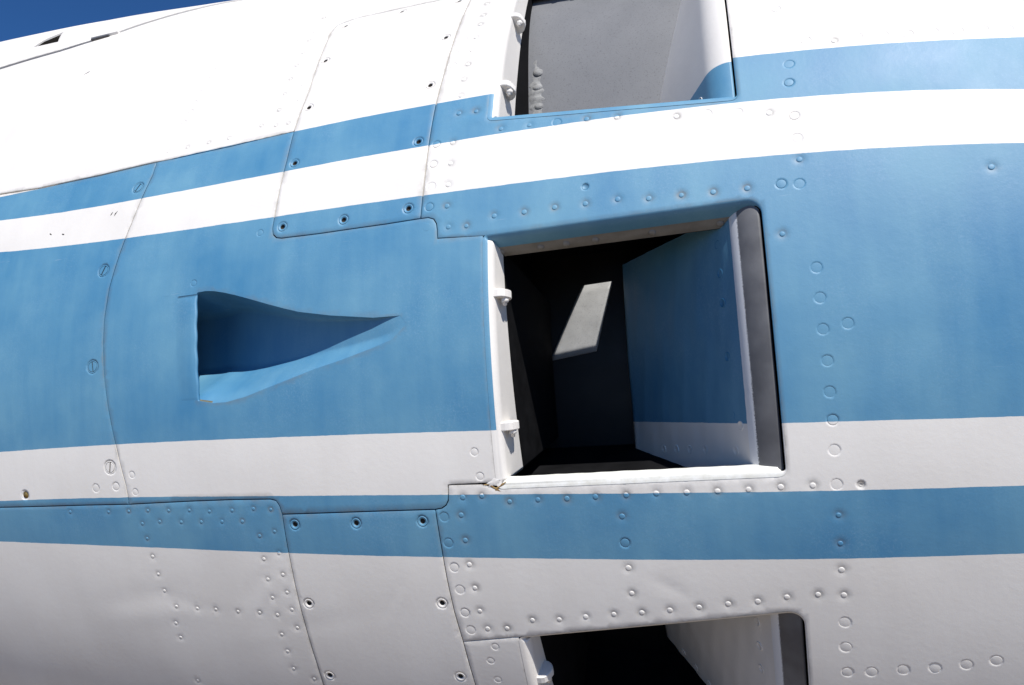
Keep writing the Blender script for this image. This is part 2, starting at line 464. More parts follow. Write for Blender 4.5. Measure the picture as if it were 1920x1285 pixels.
def rounded(x0, x1, s0, s1, r):
    """counter-clockwise rounded rectangle; r = radii at (x0,s0) (x1,s0) (x1,s1) (x0,s1)"""
    out = []
    for (cx, cy, a0), rr in zip(((x0, s0, 180), (x1, s0, 270), (x1, s1, 0), (x0, s1, 90)), r):
        sx = 1 if cx == x0 else -1
        sy = 1 if cy == s0 else -1
        for k in range(7):
            a = math.radians(a0 + 15 * k)
            out.append((cx + sx * rr + rr * math.cos(a), cy + sy * rr + rr * math.sin(a)))
    return out


DIMPLE = {'d': ((0.0, -0.5), (2.5, -0.5), (3.6, -0.36), (4.8, -0.12), (8.0, 0.0)),
          't': ((0.0, -0.35), (2.2, -0.35), (3.4, -0.20), (5.0, 0.0)),
          'f': ((0.0, -0.9), (4.1, -0.35), (4.32, 0.0), (6.2, 0.0)),
          'g': ((0.0, -0.3), (4.0, -0.3), (4.16, 0.0), (6.0, 0.0)),
          'm': ((0.0, -0.9), (3.2, -0.35), (3.4, 0.0), (5.0, 0.0)),
          'h': ((0.0, -4.0), (4.6, -4.0), (5.2, -0.10), (7.5, 0.0)),
          's': ((0.0, -4.0), (7.0, -4.0), (7.5, -0.05), (9.5, 0.0))}


def panel(name, outer, holes=(), marks=(), gap=0.5, hole_gap=None, label=None, lift=0.0, edge_drop=0.35, mat=None, grid=5.0, edge=2.6):
    """one sheet of skin: outline and holes in (x mm, skin mm); marks = (x, ph, type) of its fasteners"""
    loops = []
    if area(outer) < 0:
        outer = outer[::-1]
    loops.append(resample(outer, 4.0))
    for hl in holes:
        if area(hl) > 0:
            hl = hl[::-1]
        loops.append(resample(hl, 3.0))
    gaps = [gap] + [gap if hole_gap is None else hole_gap] * (len(loops) - 1)
    drops = [edge_drop] + [edge_drop if hole_gap is None else 0.05] * (len(loops) - 1)
    rims = [inset(lp, g_) for lp, g_ in zip(loops, gaps)]
    rims2 = [inset(lp, g_ + 0.9) for lp, g_ in zip(loops, gaps)]
    P, H, edges = [], [], []
    for rm, dr in [(r, -d_) for r, d_ in zip(rims, drops)]:
        b = len(P)
        n = len(rm)
        P += [tuple(q) for q in rm]
        H += [dr] * n
        edges += [(b + i, b + (i + 1) % n) for i in range(n)]
    nrim = len(P)
    for rm in rims2:
        P += [tuple(q) for q in rm]
        H += [0.0] * len(rm)
    mk = [(x, ph * K, t) for x, ph, t in marks]
    for x, s, t in mk:
        for r, h in DIMPLE[t]:
            k = 1 if r == 0 else 12
            for j in range(k):
                a = 6.2832 * j / k
                P.append((x + r * math.cos(a), s + r * math.sin(a)))
                H.append(h)
    o = np.array(outer)
    lo, hi = o.min(0), o.max(0)
    xs = np.arange(math.floor(lo[0] / grid) * grid, hi[0], grid)
    ys = np.arange(math.floor(lo[1] / grid) * grid, hi[1], grid)
    gx, gy = np.meshgrid(xs, ys)
    G = np.stack([gx.ravel(), gy.ravel()], 1) + rng.uniform(-0.02, 0.02, (gx.size, 2))
    far = (G[:, 0] < -1130) | (G[:, 0] > 290) | (G[:, 1] < -34 * K) | (G[:, 1] > 66 * K)
    ix = np.round(G[:, 0] / grid).astype(int)
    iy = np.round(G[:, 1] / grid).astype(int)
    G = G[~far | ((ix % 4 == 0) & (iy % 4 == 0))]
    G = G[inside(G, rims)]
    keep = np.ones(len(G), bool)
    for rm in rims2:
        rm = np.asarray(rm)
        for i in range(0, len(rm), 200):
            seg = rm[i:i + 200]
            d = np.min((G[:, None, 0] - seg[None, :, 0]) ** 2 + (G[:, None, 1] - seg[None, :, 1]) ** 2, axis=1)
            keep &= d > 2.3 ** 2
    for x, s, t in mk:
        rmax = DIMPLE[t][-1][0]
        keep &= (G[:, 0] - x) ** 2 + (G[:, 1] - s) ** 2 > (rmax + 0.8) ** 2
    G = G[keep]
    P += [tuple(q) for q in G]
    H += [0.0] * len(G)
    vo, _, fo, ov, _, _ = delaunay_2d_cdt([Vector(q) for q in P], edges, [], 0, 1e-5)
    V2 = np.array([(v.x, v.y) for v in vo])
    hh = np.array([H[i[0]] if len(i) else 0.0 for i in ov])
    F = np.array([tuple(f) for f in fo])
    cen = V2[F].mean(1)
    F = F[inside(cen, rims)]
    a = V2[F[:, 1]] - V2[F[:, 0]]
    b = V2[F[:, 2]] - V2[F[:, 0]]
    F = F[np.abs(a[:, 0] * b[:, 1] - a[:, 1] * b[:, 0]) > 1e-4]
    w = waviness(V2[:, 0], V2[:, 1])
    ph = V2[:, 1] / K
    if callable(lift):
        w = w + lift(V2[:, 0])
        lift = 0.0
    X3 = place(V2[:, 0], ph, hh + w + lift)
    # rim walls, their own vertices so that the edge stays crisp
    mapv = {}
    for i, l in enumerate(ov):
        for q in l:
            mapv[q] = i
    V = [tuple(q) for q in X3]
    FF = [tuple(f) for f in F]
    b0 = 0
    for rm in rims:
        n = len(rm)
        ids = [mapv.get(b0 + i, None) for i in range(n)]
        b0 += n
        st = len(V)
        for i in ids:
            V.append(V[i])
        for i in ids:
            V.append(tuple(place(V2[i, 0:1], ph[i:i + 1], hh[i] + w[i] + lift - edge)[0]))
        for i in range(n):
            j = (i + 1) % n
            FF.append((st + i, st + n + i, st + n + j, st + j))
    gr = np.zeros(len(V))
    gsrc = np.zeros(len(P))
    gsrc[:nrim] = 1.0
    if hole_gap is not None:
        gsrc[len(rims[0]):nrim] = 0.25
    gsrc[nrim:nrim + sum(len(r_) for r_ in rims2)] = 0.55
    b1 = nrim + sum(len(r_) for r_ in rims2)
    for x, s, t in mk:
        for r, hd in DIMPLE[t]:
            k = 1 if r == 0 else 12
            gsrc[b1:b1 + k] = 0.8 if hd < -0.3 else 0.35 if hd < 0 else 0.0
            b1 += k
    for i, l in enumerate(ov):
        if len(l):
            gr[i] = gsrc[l[0]]
    me = mesh_from(name, V, FF, mat or M_PAINT)
    at_ = me.attributes.new("grime", 'FLOAT', 'POINT')
    at_.data.foreach_set("value", gr.astype(np.float32))
    return add(name, me, nacelle, label)


# ------------------------------------------------------------------ fasteners (one mesh per kind, shared)
def lathe(profile, seg, mats, pm=None):
    V, F, MI = [], [], []
    for r, z in profile:
        if r == 0:
            V.append((0, 0, z / 1000))
        else:
            for j in range(seg):
                a = 2 * math.pi * j / seg
                V.append((r * math.cos(a) / 1000, r * math.sin(a) / 1000, z / 1000))
    idx = []
    b = 0
    for r, z in profile:
        k = 1 if r == 0 else seg
        idx.append((b, k))
        b += k
    for i in range(len(profile) - 1):
        (a, ka), (c, kc) = idx[i], idx[i + 1]
        for j in range(seg):
            j2 = (j + 1) % seg
            if ka == 1:
                F.append((a, c + j2, c + j))
            elif kc == 1:
                F.append((a + j, a + j2, c))
            else:
                F.append((a + j, a + j2, c + j2, c + j))
            MI.append(pm[i] if pm else 0)
    return V, F, MI


def lathe_mesh(name, profile, seg, mats, pm=None):
    V, F, MI = lathe(profile, seg, mats, pm)
    return mesh_from(name, V, F, mats, MI)


ME_D = lathe_mesh("rivet_head", [(2.35, -0.7), (2.2, -0.15), (1.7, 0.04), (0.9, 0.11), (0, 0.13)], 12, [M_PAINT])
ME_T = lathe_mesh("small_rivet_head", [(1.75, -0.5), (1.6, -0.05), (1.1, 0.08), (0, 0.13)], 10, [M_PAINT])
ME_F = lathe_mesh("flush_rivet_head", [(4.18, -0.4), (4.12, -0.06), (3.8, 0.0), (0, 0.03)], 16, [M_PAINT])
ME_G = lathe_mesh("painted_over_rivet_head", [(4.2, -0.3), (4.14, -0.02), (3.9, 0.0), (0, 0.01)], 16, [M_PAINT])
ME_M = lathe_mesh("small_flush_rivet_head", [(3.28, -0.4), (3.22, -0.06), (2.95, 0.0), (0, 0.02)], 12, [M_PAINT])
ME_H = lathe_mesh("dished_screw_head", [(5.0, -1.2), (4.9, 0.02), (4.3, 0.10), (3.6, -0.20), (2.5, -0.75), (2.3, -2.6), (0, -2.7)], 14,
                  [M_PAINT, M_HOLE], [0, 0, 0, 0, 1, 1])
ME_R = lathe_mesh("brass_stud", [(5.6, -1.2), (5.5, 0.02), (4.6, 0.15), (4.0, -0.9), (3.4, -0.6), (2.4, 0.5), (0, 0.8)], 14,
                  [M_PAINT, M_BRASS], [0, 0, 0, 1, 1, 1])
ME_HOLE = lathe_mesh("open_hole_liner", [(3.0, -0.2), (2.7, -0.6), (2.6, -4.5), (0, -4.6)], 12, [M_PAINT, M_HOLE], [0, 1, 1])


def slotted_mesh():
    V, F, MI = lathe([(6.9, -2.0), (6.8, 0.0), (6.2, 0.12), (5.7, -0.02), (5.5, -0.6), (0, -0.62)], 20, None, [0, 0, 0, 1, 1])
    for sgn in (-1, 1):                      # two halves of the head, slot open between them
        b = len(V)
        ring = []
        for k in range(13):
            a = math.pi * k / 12
            ring.append((5.2 * math.cos(a), 5.2 * math.sin(a)))
        pts = [(x, y) for x, y in ring if y >= 0.75]
        x = math.sqrt(5.2 ** 2 - 0.75 ** 2)
        pts = [(x, 0.75)] + pts + [(-x, 0.75)]
        n = len(pts)
        for z, sc_ in ((-0.6, 1.0), (0.10, 1.0), (0.20, 0.93)):
            for px_, py_ in pts:
                V.append((px_ * sc_ / 1000, sgn * (0.75 + (py_ - 0.75) * sc_) / 1000, z / 1000))
        for lv in (0, 1):
            for i in range(n):
                j = (i + 1) % n
                q = (b + lv * n + i, b + lv * n + j, b + lv * n + n + j, b + lv * n + n + i)
                F.append(q if sgn > 0 else q[::-1])
                MI.append(0)
        cap = tuple(b + 2 * n + i for i in range(n))
        F.append(cap if sgn > 0 else cap[::-1])
        MI.append(0)
    return mesh_from("slotted_screw_head", V, F, [M_PAINT, M_HOLE], MI, smooth=False)


ME_S = slotted_mesh()
FAST = {'d': ("rivet", ME_D), 't': ("rivet", ME_T), 'f': ("flush_rivet", ME_F), 'm': ("flush_rivet", ME_M), 'g': ("flush_rivet", ME_G),
        'h': ("screw", ME_H), 's': ("slotted_screw", ME_S)}


def fasten(parent, marks, lift=0.0):
    for x, ph, t in marks:
        nm, me = FAST[t]
        dz = float(waviness(np.array([x]), np.array([ph * K]))[0]) + lift + DIMPLE_AT[t]
        mt = frame_at(x, ph, dz) @ Matrix.Rotation(random.uniform(0, 6.28) if t != 's' else math.radians(random.uniform(60, 120)), 4, 'Z')
        if t in 'dtf':
            k = random.uniform(0.9, 1.1)
            mt = mt @ Matrix.Diagonal((k, k, 1, 1)) @ Matrix.Rotation(random.uniform(-0.05, 0.05), 4, 'X')
        add(nm, me, parent, None, mt)


DIMPLE_AT = {'d': -0.15, 't': -0.08, 'f': 0.0, 'g': 0.0, 'm': 0.0, 'h': 0.0, 's': 0.0}


def mk(key, t):
    return [(x, ph, t) for x, ph in MARKS[key]]


# ------------------------------------------------------------------ openings
PITCH = 30.85
X0 = -211.0
OPEN = [dict(kind='upper', a0=22.7, a1=48.5, x1=21.0, tilt=-0.0095),
        dict(kind='middle', a0=-7.4, a1=12.75, x1=31.0, tilt=0.0008),
        dict(kind='lower', a0=-38.9, a1=-18.85, x1=36.0, tilt=0.011)]
for op in OPEN:
    op['loop'] = rounded(X0, op['x1'], op['a0'] * K, op['a1'] * K, (5, 6, 13, 4))
    op['loop'] = [(x, s + op['tilt'] * K * (x + 90.0)) for x, s in op['loop']]

XL, XR, PL, PT = -1250.0, 420.0, -60.0, 88.0
ln_ = LINES
rev = lambda l: list(reversed(l))


def join(*ls):
    out = []
    for l in ls:
        for q in l:
            if not out or abs(out[-1][0] - q[0]) + abs(out[-1][1] - q[1]) > 0.02:
                out.append(q)
    return out


up, mid, low = OPEN

# scoop outline (counter-clockwise in x, angle)
LINES['SCB'] = LINES['SCB'][:-1] + [(-302.0, 4.85), (-287.0, 6.0)]
scoop_hole = sk(join(LINES['SCB'], rev(LINES['SCT'])))

# 1 nose cowl panel
NTx = [(XL, 27.6)] + LINES['NT']
LBx = [(XL, -8.1)] + LINES['LB'][:3]
m1 = mk('s1', 's') + mk('f1', 'f')
rx, rp = MARKS['r1'][0]
p1 = panel("nose_cowl_panel", sk(join(NTx, LINES['S1'], rev(LBx))), (), m1 + [(rx, rp, 'h')],
           label="smooth blue and white front panel with slotted screws along its rear edge", gap=0.6)
fasten(p1, m1)
add("brass_stud", ME_R, p1, "dark yellow brass stud in a hole", frame_at(rx, rp))

# 2 middle panel carrying the scoop
p2_outer = join(rev(LINES['S1']), LINES['AS'], LINES['S3A'][7:], LINES['P4B'], LINES['NOT'],
                [(X0, 12.72)], [(X0, -7.05)], rev(LINES['NOB']), rev(LINES['P6T']), rev(LINES['LB'][2:]))
m2 = mk('f2', 'm')
p2 = panel("scoop_panel", sk(p2_outer), [scoop_hole], m2, label="blue panel with a wedge shaped scoop sunk into it", gap=0.55, hole_gap=0.02)
fasten(p2, m2)

# 3 upper left panel
TOPx = [(XL, 53.2)] + LINES['TOP'] + [(-560, 63.5), (-258.6, 64.5)]
p3_outer = join(NTx, LINES['AS'], rev(LINES['S3A'][:8]), LINES['P4T'], rev(TOPx))
def p3_lift(x):
    return 0.12 + 1.0 * np.clip((-596.0 - x) / 30.0, 0, 1)


m3 = mk('d3', 't') + mk('m3', 'm')
p3 = panel("upper_skin_panel", sk(p3_outer), (), m3, label="large white upper skin panel under the top seam", gap=0.6, lift=p3_lift, edge=4.0)
fasten(p3, m3, 0.12)

# 4 upper access panel
p4_outer = join(LINES['P4T'], LINES['S2A'], rev(LINES['P4B']), rev(LINES['S3A']))
m4 = mk('h4', 'h')
p4 = panel("access_panel", sk(p4_outer), (), m4, label="upper access panel crossed by a blue stripe, held by dished screws", gap=0.6, lift=0.15)
fasten(p4, m4, 0.15)

# 5 rear skin with the openings
midl = mid['loop']
# middle opening is closed on its left by panel 2, lower opening by panel 8
ml = [q for q in midl]
lo_l = low['loop']
S2Bx = LINES['S2B']


def three_sides(op, low_end, top_end):
    """loop of an opening from its upper left corner over the right side to its lower left corner"""
    lp = op['loop']
    sh = op['tilt'] * (X0 + 90.0)
    return [(X0, (op['a1'] + sh) * K)] + [q for q in rev(lp[7:21])] + [(X0, (op['a0'] + sh) * K)]


p5_outer = join(sk([(XR, PL), (XR, PT), (-258.6, PT)]), sk(LINES['S2A']), sk(LINES['NOT']),
                three_sides(mid, 0, 0), sk([(-226.0, -7.12), (-256.7, -7.08)]), sk(rev(LINES['NOB'])[1:]), sk(S2Bx[:5]), sk(LINES['P8T'][:-1] + [(X0 - 3.0, -20.17)]),
                three_sides(low, 0, 0), sk([(-262.0, -39.5), (-262.0, PL)]))
m5 = mk('d5', 'd') + [(x, ph, 'f' if random.random() < 0.45 else 'g') for x, ph in MARKS['f5']]
hx = MARKS['h5']
p5 = panel("rear_skin_panel", p5_outer, [up['loop']], m5 + [(hx[0][0], hx[0][1], 'm'), (hx[1][0], hx[1][1], 'm')],
           label="riveted blue and white rear skin cut by square openings", gap=0.5)
fasten(p5, m5)
add("open_hole", ME_HOLE, p5, None, frame_at(*hx[0]))
add("open_hole", ME_HOLE, p5, "small rusty hole in the white band", frame_at(*hx[1]) @ Matrix.Diagonal((0.45, 0.45, 1, 1)))

# 6 lower access panel
p6_outer = sk(join(LINES['P6T'], S2Bx, [(-262, -39.5), (-262, PL), (-430, PL)], rev(LINES['S3B'])))
m6 = mk('h6', 'h')
p6 = panel("access_panel", p6_outer, (), m6, label="lower white access panel with a blue upper end and dished screws", gap=0.6, lift=0.15)
fasten(p6, m6, 0.15)

# 7 lower left panel
p7_outer = sk(join(LBx, LINES['LB'][2:], LINES['S3B'], [(-430, PL), (XL, PL)]))
m7 = mk('d7', 't')
p7 = panel("lower_skin_panel", p7_outer, (), m7, label="lower left skin panel closely set with small rivets", gap=0.5)
fasten(p7, m7)

# 8 strip beside the lower opening
p8_outer = sk(join(S2Bx[4:], [(-262, -39.5), (X0, -39.4), (X0, -20.16)], rev(LINES['P8T'])[1:]))
m8 = mk('f8', 'm')
p8 = panel("lip_panel", p8_outer, (), m8, label="narrow white panel at the front edge of the lowest opening", gap=0.45)
fasten(p8, m8)

# 9 top fairing over the upper seam
p9_outer = sk(join([(XL, PT), (-258.6, PT)], rev(TOPx)))
hole9 = sk(LINES['HOLE'])
p9 = panel("top_fairing", p9_outer, [hole9], (), label="white top fairing with a small dark wedge opening", gap=1.8, lift=3.0, edge=3.5)
tri = [(x, ph) for x, ph in LINES['HOLE']]
cx = sum(q[0] for q in tri) / 4
cp = sum(q[1] for q in tri) / 4
Vh = [tuple(place(np.array([cx + (x - cx) * 1.3]), np.array([cp + (ph - cp) * 1.3]), -22.0)[0]) for x, ph in tri]
Vh += [tuple(place(np.array([cx + (x - cx) * 1.1]), np.array([cp + (ph - cp) * 1.1]), 0.5)[0]) for x, ph in tri]
add("recess_liner", mesh_from("recess_liner", Vh, [(0, 1, 2, 3)] + [(4 + i, 4 + (i + 1) % 4, (i + 1) % 4, i) for i in range(4)], M_HOLE, smooth=False), p9)


def box_mesh(name, sx, sy, sz, mat, bev=0.15):
    b = bev * min(sx, sy, sz)
    V, F = [], []
    lv = [(-sz / 2, b), (-sz / 2 + b, 0), (sz / 2 - b, 0), (sz / 2, b)]
    for z, ins in lv:
        x, y = sx / 2 - ins, sy / 2 - ins
        c = b
        for px_, py_ in ((x - c, -y), (x, -y + c), (x, y - c), (x - c, y), (-x + c, y), (-x, y - c), (-x, -y + c), (-x + c, -y)):
            V.append((px_ / 1000, py_ / 1000, z / 1000))
    for i in range(3):
        for j in range(8):
            k = (j + 1) % 8
            F.append((i * 8 + j, i * 8 + k, i * 8 + 8 + k, i * 8 + 8 + j))
    F.append(tuple(reversed(range(8))))
    F.append(tuple(24 + j for j in range(8)))
    return mesh_from(name, V, F, mat, smooth=False)


lx_ = 0.5 * (LINES['TOP'][2][0] + LINES['TOP'][3][0])
lp0 = 0.5 * (LINES['TOP'][2][1] + LINES['TOP'][3][1])
lt = frame_at(lx_, lp0 + 0.25, 3.0) @ Matrix.Rotation(math.radians(8), 4, 'Z')
add("latch", box_mesh("latch", 46, 7, 5, M_WHITE), nacelle, "small latch on the top seam", lt)
add("latch_pin", box_mesh("latch_pin", 30, 3, 4, M_BARE), nacelle, None, frame_at(lx_ - 6, lp0 - 0.25, 2.5) @ Matrix.Rotation(math.radians(8), 4, 'Z'))


# ------------------------------------------------------------------ frames of the openings
def smooth01(t):
    t = max(0.0, min(1.0, t))
    return t * t * (3 - 2 * t)


def opening_frame(op):
    lp = resample(op['loop'], 3.5)
    p = np.array(lp)
    # inward normals of the loop (counter-clockwise -> left side)
    e = np.roll(p, -1, 0) - np.roll(p, 1, 0)
    e /= np.linalg.norm(e, axis=1)[:, None]
    nrm = np.stack([-e[:, 1], e[:, 0]], 1)
    q = 16
    r = 9.0
    roll = [(r * math.sin(a), r * (1 - math.cos(a))) for a in (math.radians(9 * k) for k in range(11))]
    rl = 7.0
    rollb = [(rl * math.sin(a), rl * 0.85 * (1 - math.cos(a))) for a in (math.radians(9 * k) for k in range(11))]
    top = [(-0.6, -0.1), (0.2, 0.3), (1.8, 1.8), (3.2, 4), (4.8, 8), (6.0, 12), (6.8, 15.0), (6.9, 16.0), (8.8, 21), (11.0, 28), (10.6, 30), (-40, 32)]
    rgt = [(-0.6, -0.1), (0.1, 0.2), (0.3, 0.6), (0.3, 1.2), (0.3, 1.6), (0.3, 2.0), (0.3, 2.4), (0.2, 2.8), (0, 3.0), (-3, 3.2), (-14, 3.4), (-22, 3.6)]
    def denser(pr):
        t = np.linspace(0, 6, 11)
        xs_ = np.interp(t, range(7), [c[0] for c in pr[:7]])
        ys_ = np.interp(t, range(7), [c[1] for c in pr[:7]])
        return list(zip(xs_, ys_)) + pr[7:]
    top, rgt = denser(top), denser(rgt)
    V, mi_, F = [], [], []
    s_lo, s_hi = op['a0'] * K, op['a1'] * K
    n = len(lp)
    for i in range(n):
        wl_ = max(0, nrm[i, 0]) ** 2
        wr = max(0, -nrm[i, 0]) ** 2
        wb = max(0, nrm[i, 1]) ** 2
        wt = max(0, -nrm[i, 1]) ** 2
        fr = (p[i, 1] - op['tilt'] * K * (p[i, 0] + 90.0) - s_lo) / (s_hi - s_lo)
        dw = 50.0 - 27.0 * max(0, min(1, fr))
        left = [(-0.6, -0.1)] + roll[1:11] + [(9.6, r + 0.25 * (dw - r)), (10.5, r + 0.6 * (dw - r)), (11.5, dw), (12.0, dw + 4), (13, 200)]
        wob = 0.4 * math.sin(p[i, 0] * 0.11) + 0.5 * math.sin(p[i, 0] * 0.31 + 1)
        bot = [(-0.6, -0.1)] + [(a, b) for a, b in rollb[1:11]] + [(7.2, 9), (7.4, 12 + wob), (7.1, 14 + wob), (2, 16), (-20, 18)]
        for k in range(q):
            l = wl_ * left[k][0] + wr * rgt[k][0] + wb * bot[k][0] + wt * top[k][0]
            d = wl_ * left[k][1] + wr * rgt[k][1] + wb * bot[k][1] + wt * top[k][1]
            xx = p[i, 0] + nrm[i, 0] * l
            ss = p[i, 1] + nrm[i, 1] * l
            # side lengths shrink with depth so that the walls stay parallel
            hh = -d + (float(waviness(p[i:i + 1, 0], p[i:i + 1, 1])[0]) if k < 4 else 0)
            V.append(tuple(place(np.array([xx]), np.array([ss / K]), hh)[0]))
    for i in range(n):
        j = (i + 1) % n
        side = int(np.argmax([nrm[i, 0], -nrm[i, 0], nrm[i, 1], -nrm[i, 1]]))
        for k in range(q - 1):
            F.append((i * q + k, j * q + k, j * q + k + 1, i * q + k + 1))
            if side == 0:
                m_ = 0 if k < 3 else (1 if k < 13 else 3)
            elif side == 1:
                m_ = 3 if k > 4 else 0
            elif side == 2:
                m_ = (0 if op['kind'] == 'upper' else 4) if k < 13 else 3
                if op['kind'] == 'upper' and k > 9:
                    m_ = 3
            else:
                m_ = 0 if k < 10 else (2 if k < 13 else 3)
            mi_.append(m_)
    lab = {'upper': "rim of the uppermost opening", 'middle': "rim of the middle opening with a chalky white sill", 'lower': "rim of the lowest opening"}[op['kind']]
    o = add("opening_rim", mesh_from("opening_rim", V, F, [M_PAINT, M_WHITE, M_PRIMER, M_DARK, M_CHALK], mi_), nacelle, lab)
    return o


ME_FLR = lathe_mesh("flange_rivet_head", [(3.4, -1.2), (3.2, 0.9), (2.1, 1.6), (0, 1.8)], 12, [M_PRIMER])


def lug_mesh():
    """hinge lug: half-moon tab standing out of the front wall, with a nut under it"""
    V, F = [], []
    prof = [(-2, -14), (-2, 12)]
    pts = []
    for k in range(9):
        a = math.radians(90 - 22.5 * k)
        pts.append((2 + 9.5 * math.cos(a) * (1.0 if k < 5 else 0.9), 11.0 * math.sin(a)))
    pts = [(-4, 11.0)] + pts + [(-4, -11.0)]
    n = len(pts)
    for z, k in ((-3.8, 0.93), (-3.1, 1.0), (3.1, 1.0), (3.8, 0.93)):
        for x, y in pts:
            V.append((x * (k if x > 0 else 1) / 1000, z / 1000, -y * k / 1000))
    for i in range(3):
        for j in range(n):
            j2 = (j + 1) % n
            F.append((i * n + j, i * n + j2, (i + 1) * n + j2, (i + 1) * n + j))
    F.append(tuple(range(n))[::-1])
    F.append(tuple(3 * n + j for j in range(n)))
    return mesh_from("hinge_lug", V, F, M_WHITE, smooth=False)


ME_LUG = lug_mesh()
ME_NUT = lathe_mesh("lug_nut", [(0, 0), (3.6, 0), (3.6, 3.5), (2.2, 3.9), (1.9, 6.5), (0, 6.8)], 6, [M_WHITE])

for op in OPEN:
    fr_ = opening_frame(op)
    for da in (15.4, 4.75):
        ph = op['a0'] + da + op['tilt'] * (X0 + 90.0)
        lug = add("hinge_lug", ME_LUG, nacelle, None, frame_at(X0 + 9.5, ph, -15.0))
        add("lug_nut", ME_NUT, lug, None, Matrix.Translation((0.006, -0.0037, 0.002)) @ Matrix.Rotation(math.pi / 2, 4, 'X'))
    for fx in (0.045, 0.20, 0.30, 0.41, 0.62, 0.86):
        x = X0 + fx * (op['x1'] - X0)
        a = op['a1'] - 0.78 + op['tilt'] * (x + 90.0)
        mt = frame_at(x, a, -21.5) @ Matrix.Rotation(math.radians(68), 4, 'X')
        add("flange_rivet", ME_FLR, fr_, None, mt)


# ------------------------------------------------------------------ doors, swung inwards on their rear edge
def door(op):
    a0, a1 = op['a0'] + 0.35, op['a1'] - 0.35
    am = 0.5 * (a0 + a1)
    xr = op['x1'] - 1.8
    alpha = math.radians(56.5)
    rc = 29.0
    prof = [(0.0, 9.0, 0.0), (0.0, 4.0, 0.0)]               # (dx, depth, run)
    prof += [(-rc * math.sin(t), 3.4 + rc * (1 - math.cos(t)), rc * t) for t in np.linspace(0, alpha, 14)]
    sx, sd, sr = prof[-1]
    Ls = 118.0 if op['kind'] == 'upper' else 212.0
    prof += [(sx - Ls * u * math.cos(alpha), sd + Ls * u * math.sin(alpha), sr + Ls * u) for u in np.linspace(0.02, 1, 48)]
    nfront = len(prof)
    ex, ed, er = prof[-1]
    nx, nd = math.sin(alpha), math.cos(alpha)
    th = 7.0
    prof += [(ex + nx * th * 0.3, ed + nd * th * 0.3 + 1.5, er + 2), (ex + nx * th, ed + nd * th, er + 6)]
    prof += [(sx + nx * th, sd + nd * th + 2, sr), (2.0, 16.0, 0)]
    N = 28
    V, A, F, MI = [], [], [], []
    for k, (dx, d, run) in enumerate(prof):
        for j in range(N + 1):
            ph = a0 + (a1 - a0) * j / N + op['tilt'] * (xr - min(run, 60.0) + 90.0)
            rr = 650.0
            b = math.radians(ph - am)
            tang = rr * math.sin(b)
            rip = 0.0 if run < 30 or k >= nfront or op['kind'] == 'upper' else 0.45 * math.sin(run * 0.16 + 1.3 * math.sin(ph * 0.9)) + 0.35 * math.sin(run * 0.31 + ph * 0.7) + 0.5 * math.sin(run * 0.05 + ph * 0.45)
            rad = rr * math.cos(b) - d + rip
            c, s_ = math.cos(math.radians(am)), math.sin(math.radians(am))
            V.append(((xr + dx) / 1000, -(rad * c - tang * s_) / 1000, ZC + (rad * s_ + tang * c) / 1000))
            A.append(((xr - run) / 1000, ph, run))
    n = len(prof)
    for k in range(n - 1):
        for j in range(N):
            F.append((k * (N + 1) + j, k * (N + 1) + j + 1, (k + 1) * (N + 1) + j + 1, (k + 1) * (N + 1) + j))
            MI.append(0 if k < nfront - 1 else 1)
    for j, fl in ((0, False), (N, True)):                   # side closures
        ids = [k * (N + 1) + j for k in range(n)]
        b0 = len(V)
        for i in ids:
            V.append(V[i])
            A.append(A[i])
        for k in range(nfront - 1):
            # pair the outer skin with the inner skin by depth
            t = k / (nfront - 1)
            t2 = (k + 1) / (nfront - 1)
            pass
        F.append(tuple(b0 + k for k in (range(n) if fl else reversed(range(n)))))
        MI.append(2)
    mat = M_SHUT if op['kind'] == 'upper' else M_CURL
    lab = {'upper': "uppermost blow-in door, white with a blue corner, swung inwards",
           'middle': "blue and white blow-in door of the middle opening, swung inwards",
           'lower': "shaded blow-in door of the lowest opening, swung inwards"}[op['kind']]
    o = add("blow_in_door", mesh_from("blow_in_door", V, F, [mat, M_DARK, M_SHUT], MI, attr=A), nacelle, lab)

    def on_face(u, ph):
        ph = ph + op['tilt'] * (xr - 20.0)
        dx, d = sx - Ls * u * math.cos(alpha), sd + Ls * u * math.sin(alpha)
        b = math.radians(ph - am)
        c, s_ = math.cos(math.radians(am)), math.sin(math.radians(am))
        rad = 650 * math.cos(b) - d
        tang = 650 * math.sin(b)
        pos = Vector(((xr + dx) / 1000, -(rad * c - tang * s_) / 1000, ZC + (rad * s_ + tang * c) / 1000))
        out = Vector((0, -math.cos(math.radians(ph)), math.sin(math.radians(ph))))
        t = Vector((0, math.sin(math.radians(ph)), math.cos(math.radians(ph))))
        z = (Vector((-math.sin(alpha), 0, 0)) + out * math.cos(alpha)).normalized()
        x = t.cross(z)
        return Matrix(((x.x, t.x, z.x, pos.x), (x.y, t.y, z.y, pos.y), (x.z, t.z, z.z, pos.z), (0, 0, 0, 1)))
    for u in (0.10, 0.22, 0.33, 0.46, 0.58, 0.70, 0.82):
        add("door_rivet", ME_DR_W if op['kind'] == 'middle' else ME_DR_P, o, None, on_face(u, a0 + 1.55))
    for k, da in enumerate((3.4, 4.2, 8.6, 12.7, 15.0, 17.3) if op['kind'] != 'upper' else ()):
        me = ME_DR_W if (op['kind'] == 'lower' or da < 3.6) else ME_DR_B if op['kind'] == 'middle' else ME_DR_P
        add("door_rivet", me, o, None, on_face(0.10 if k else 0.05, a0 + da))
    return o


def plain_paint(name, c):
    return simple_material(name, tuple(v * 0.93 for v in c), c, 60, rough=(0.38, 0.5))


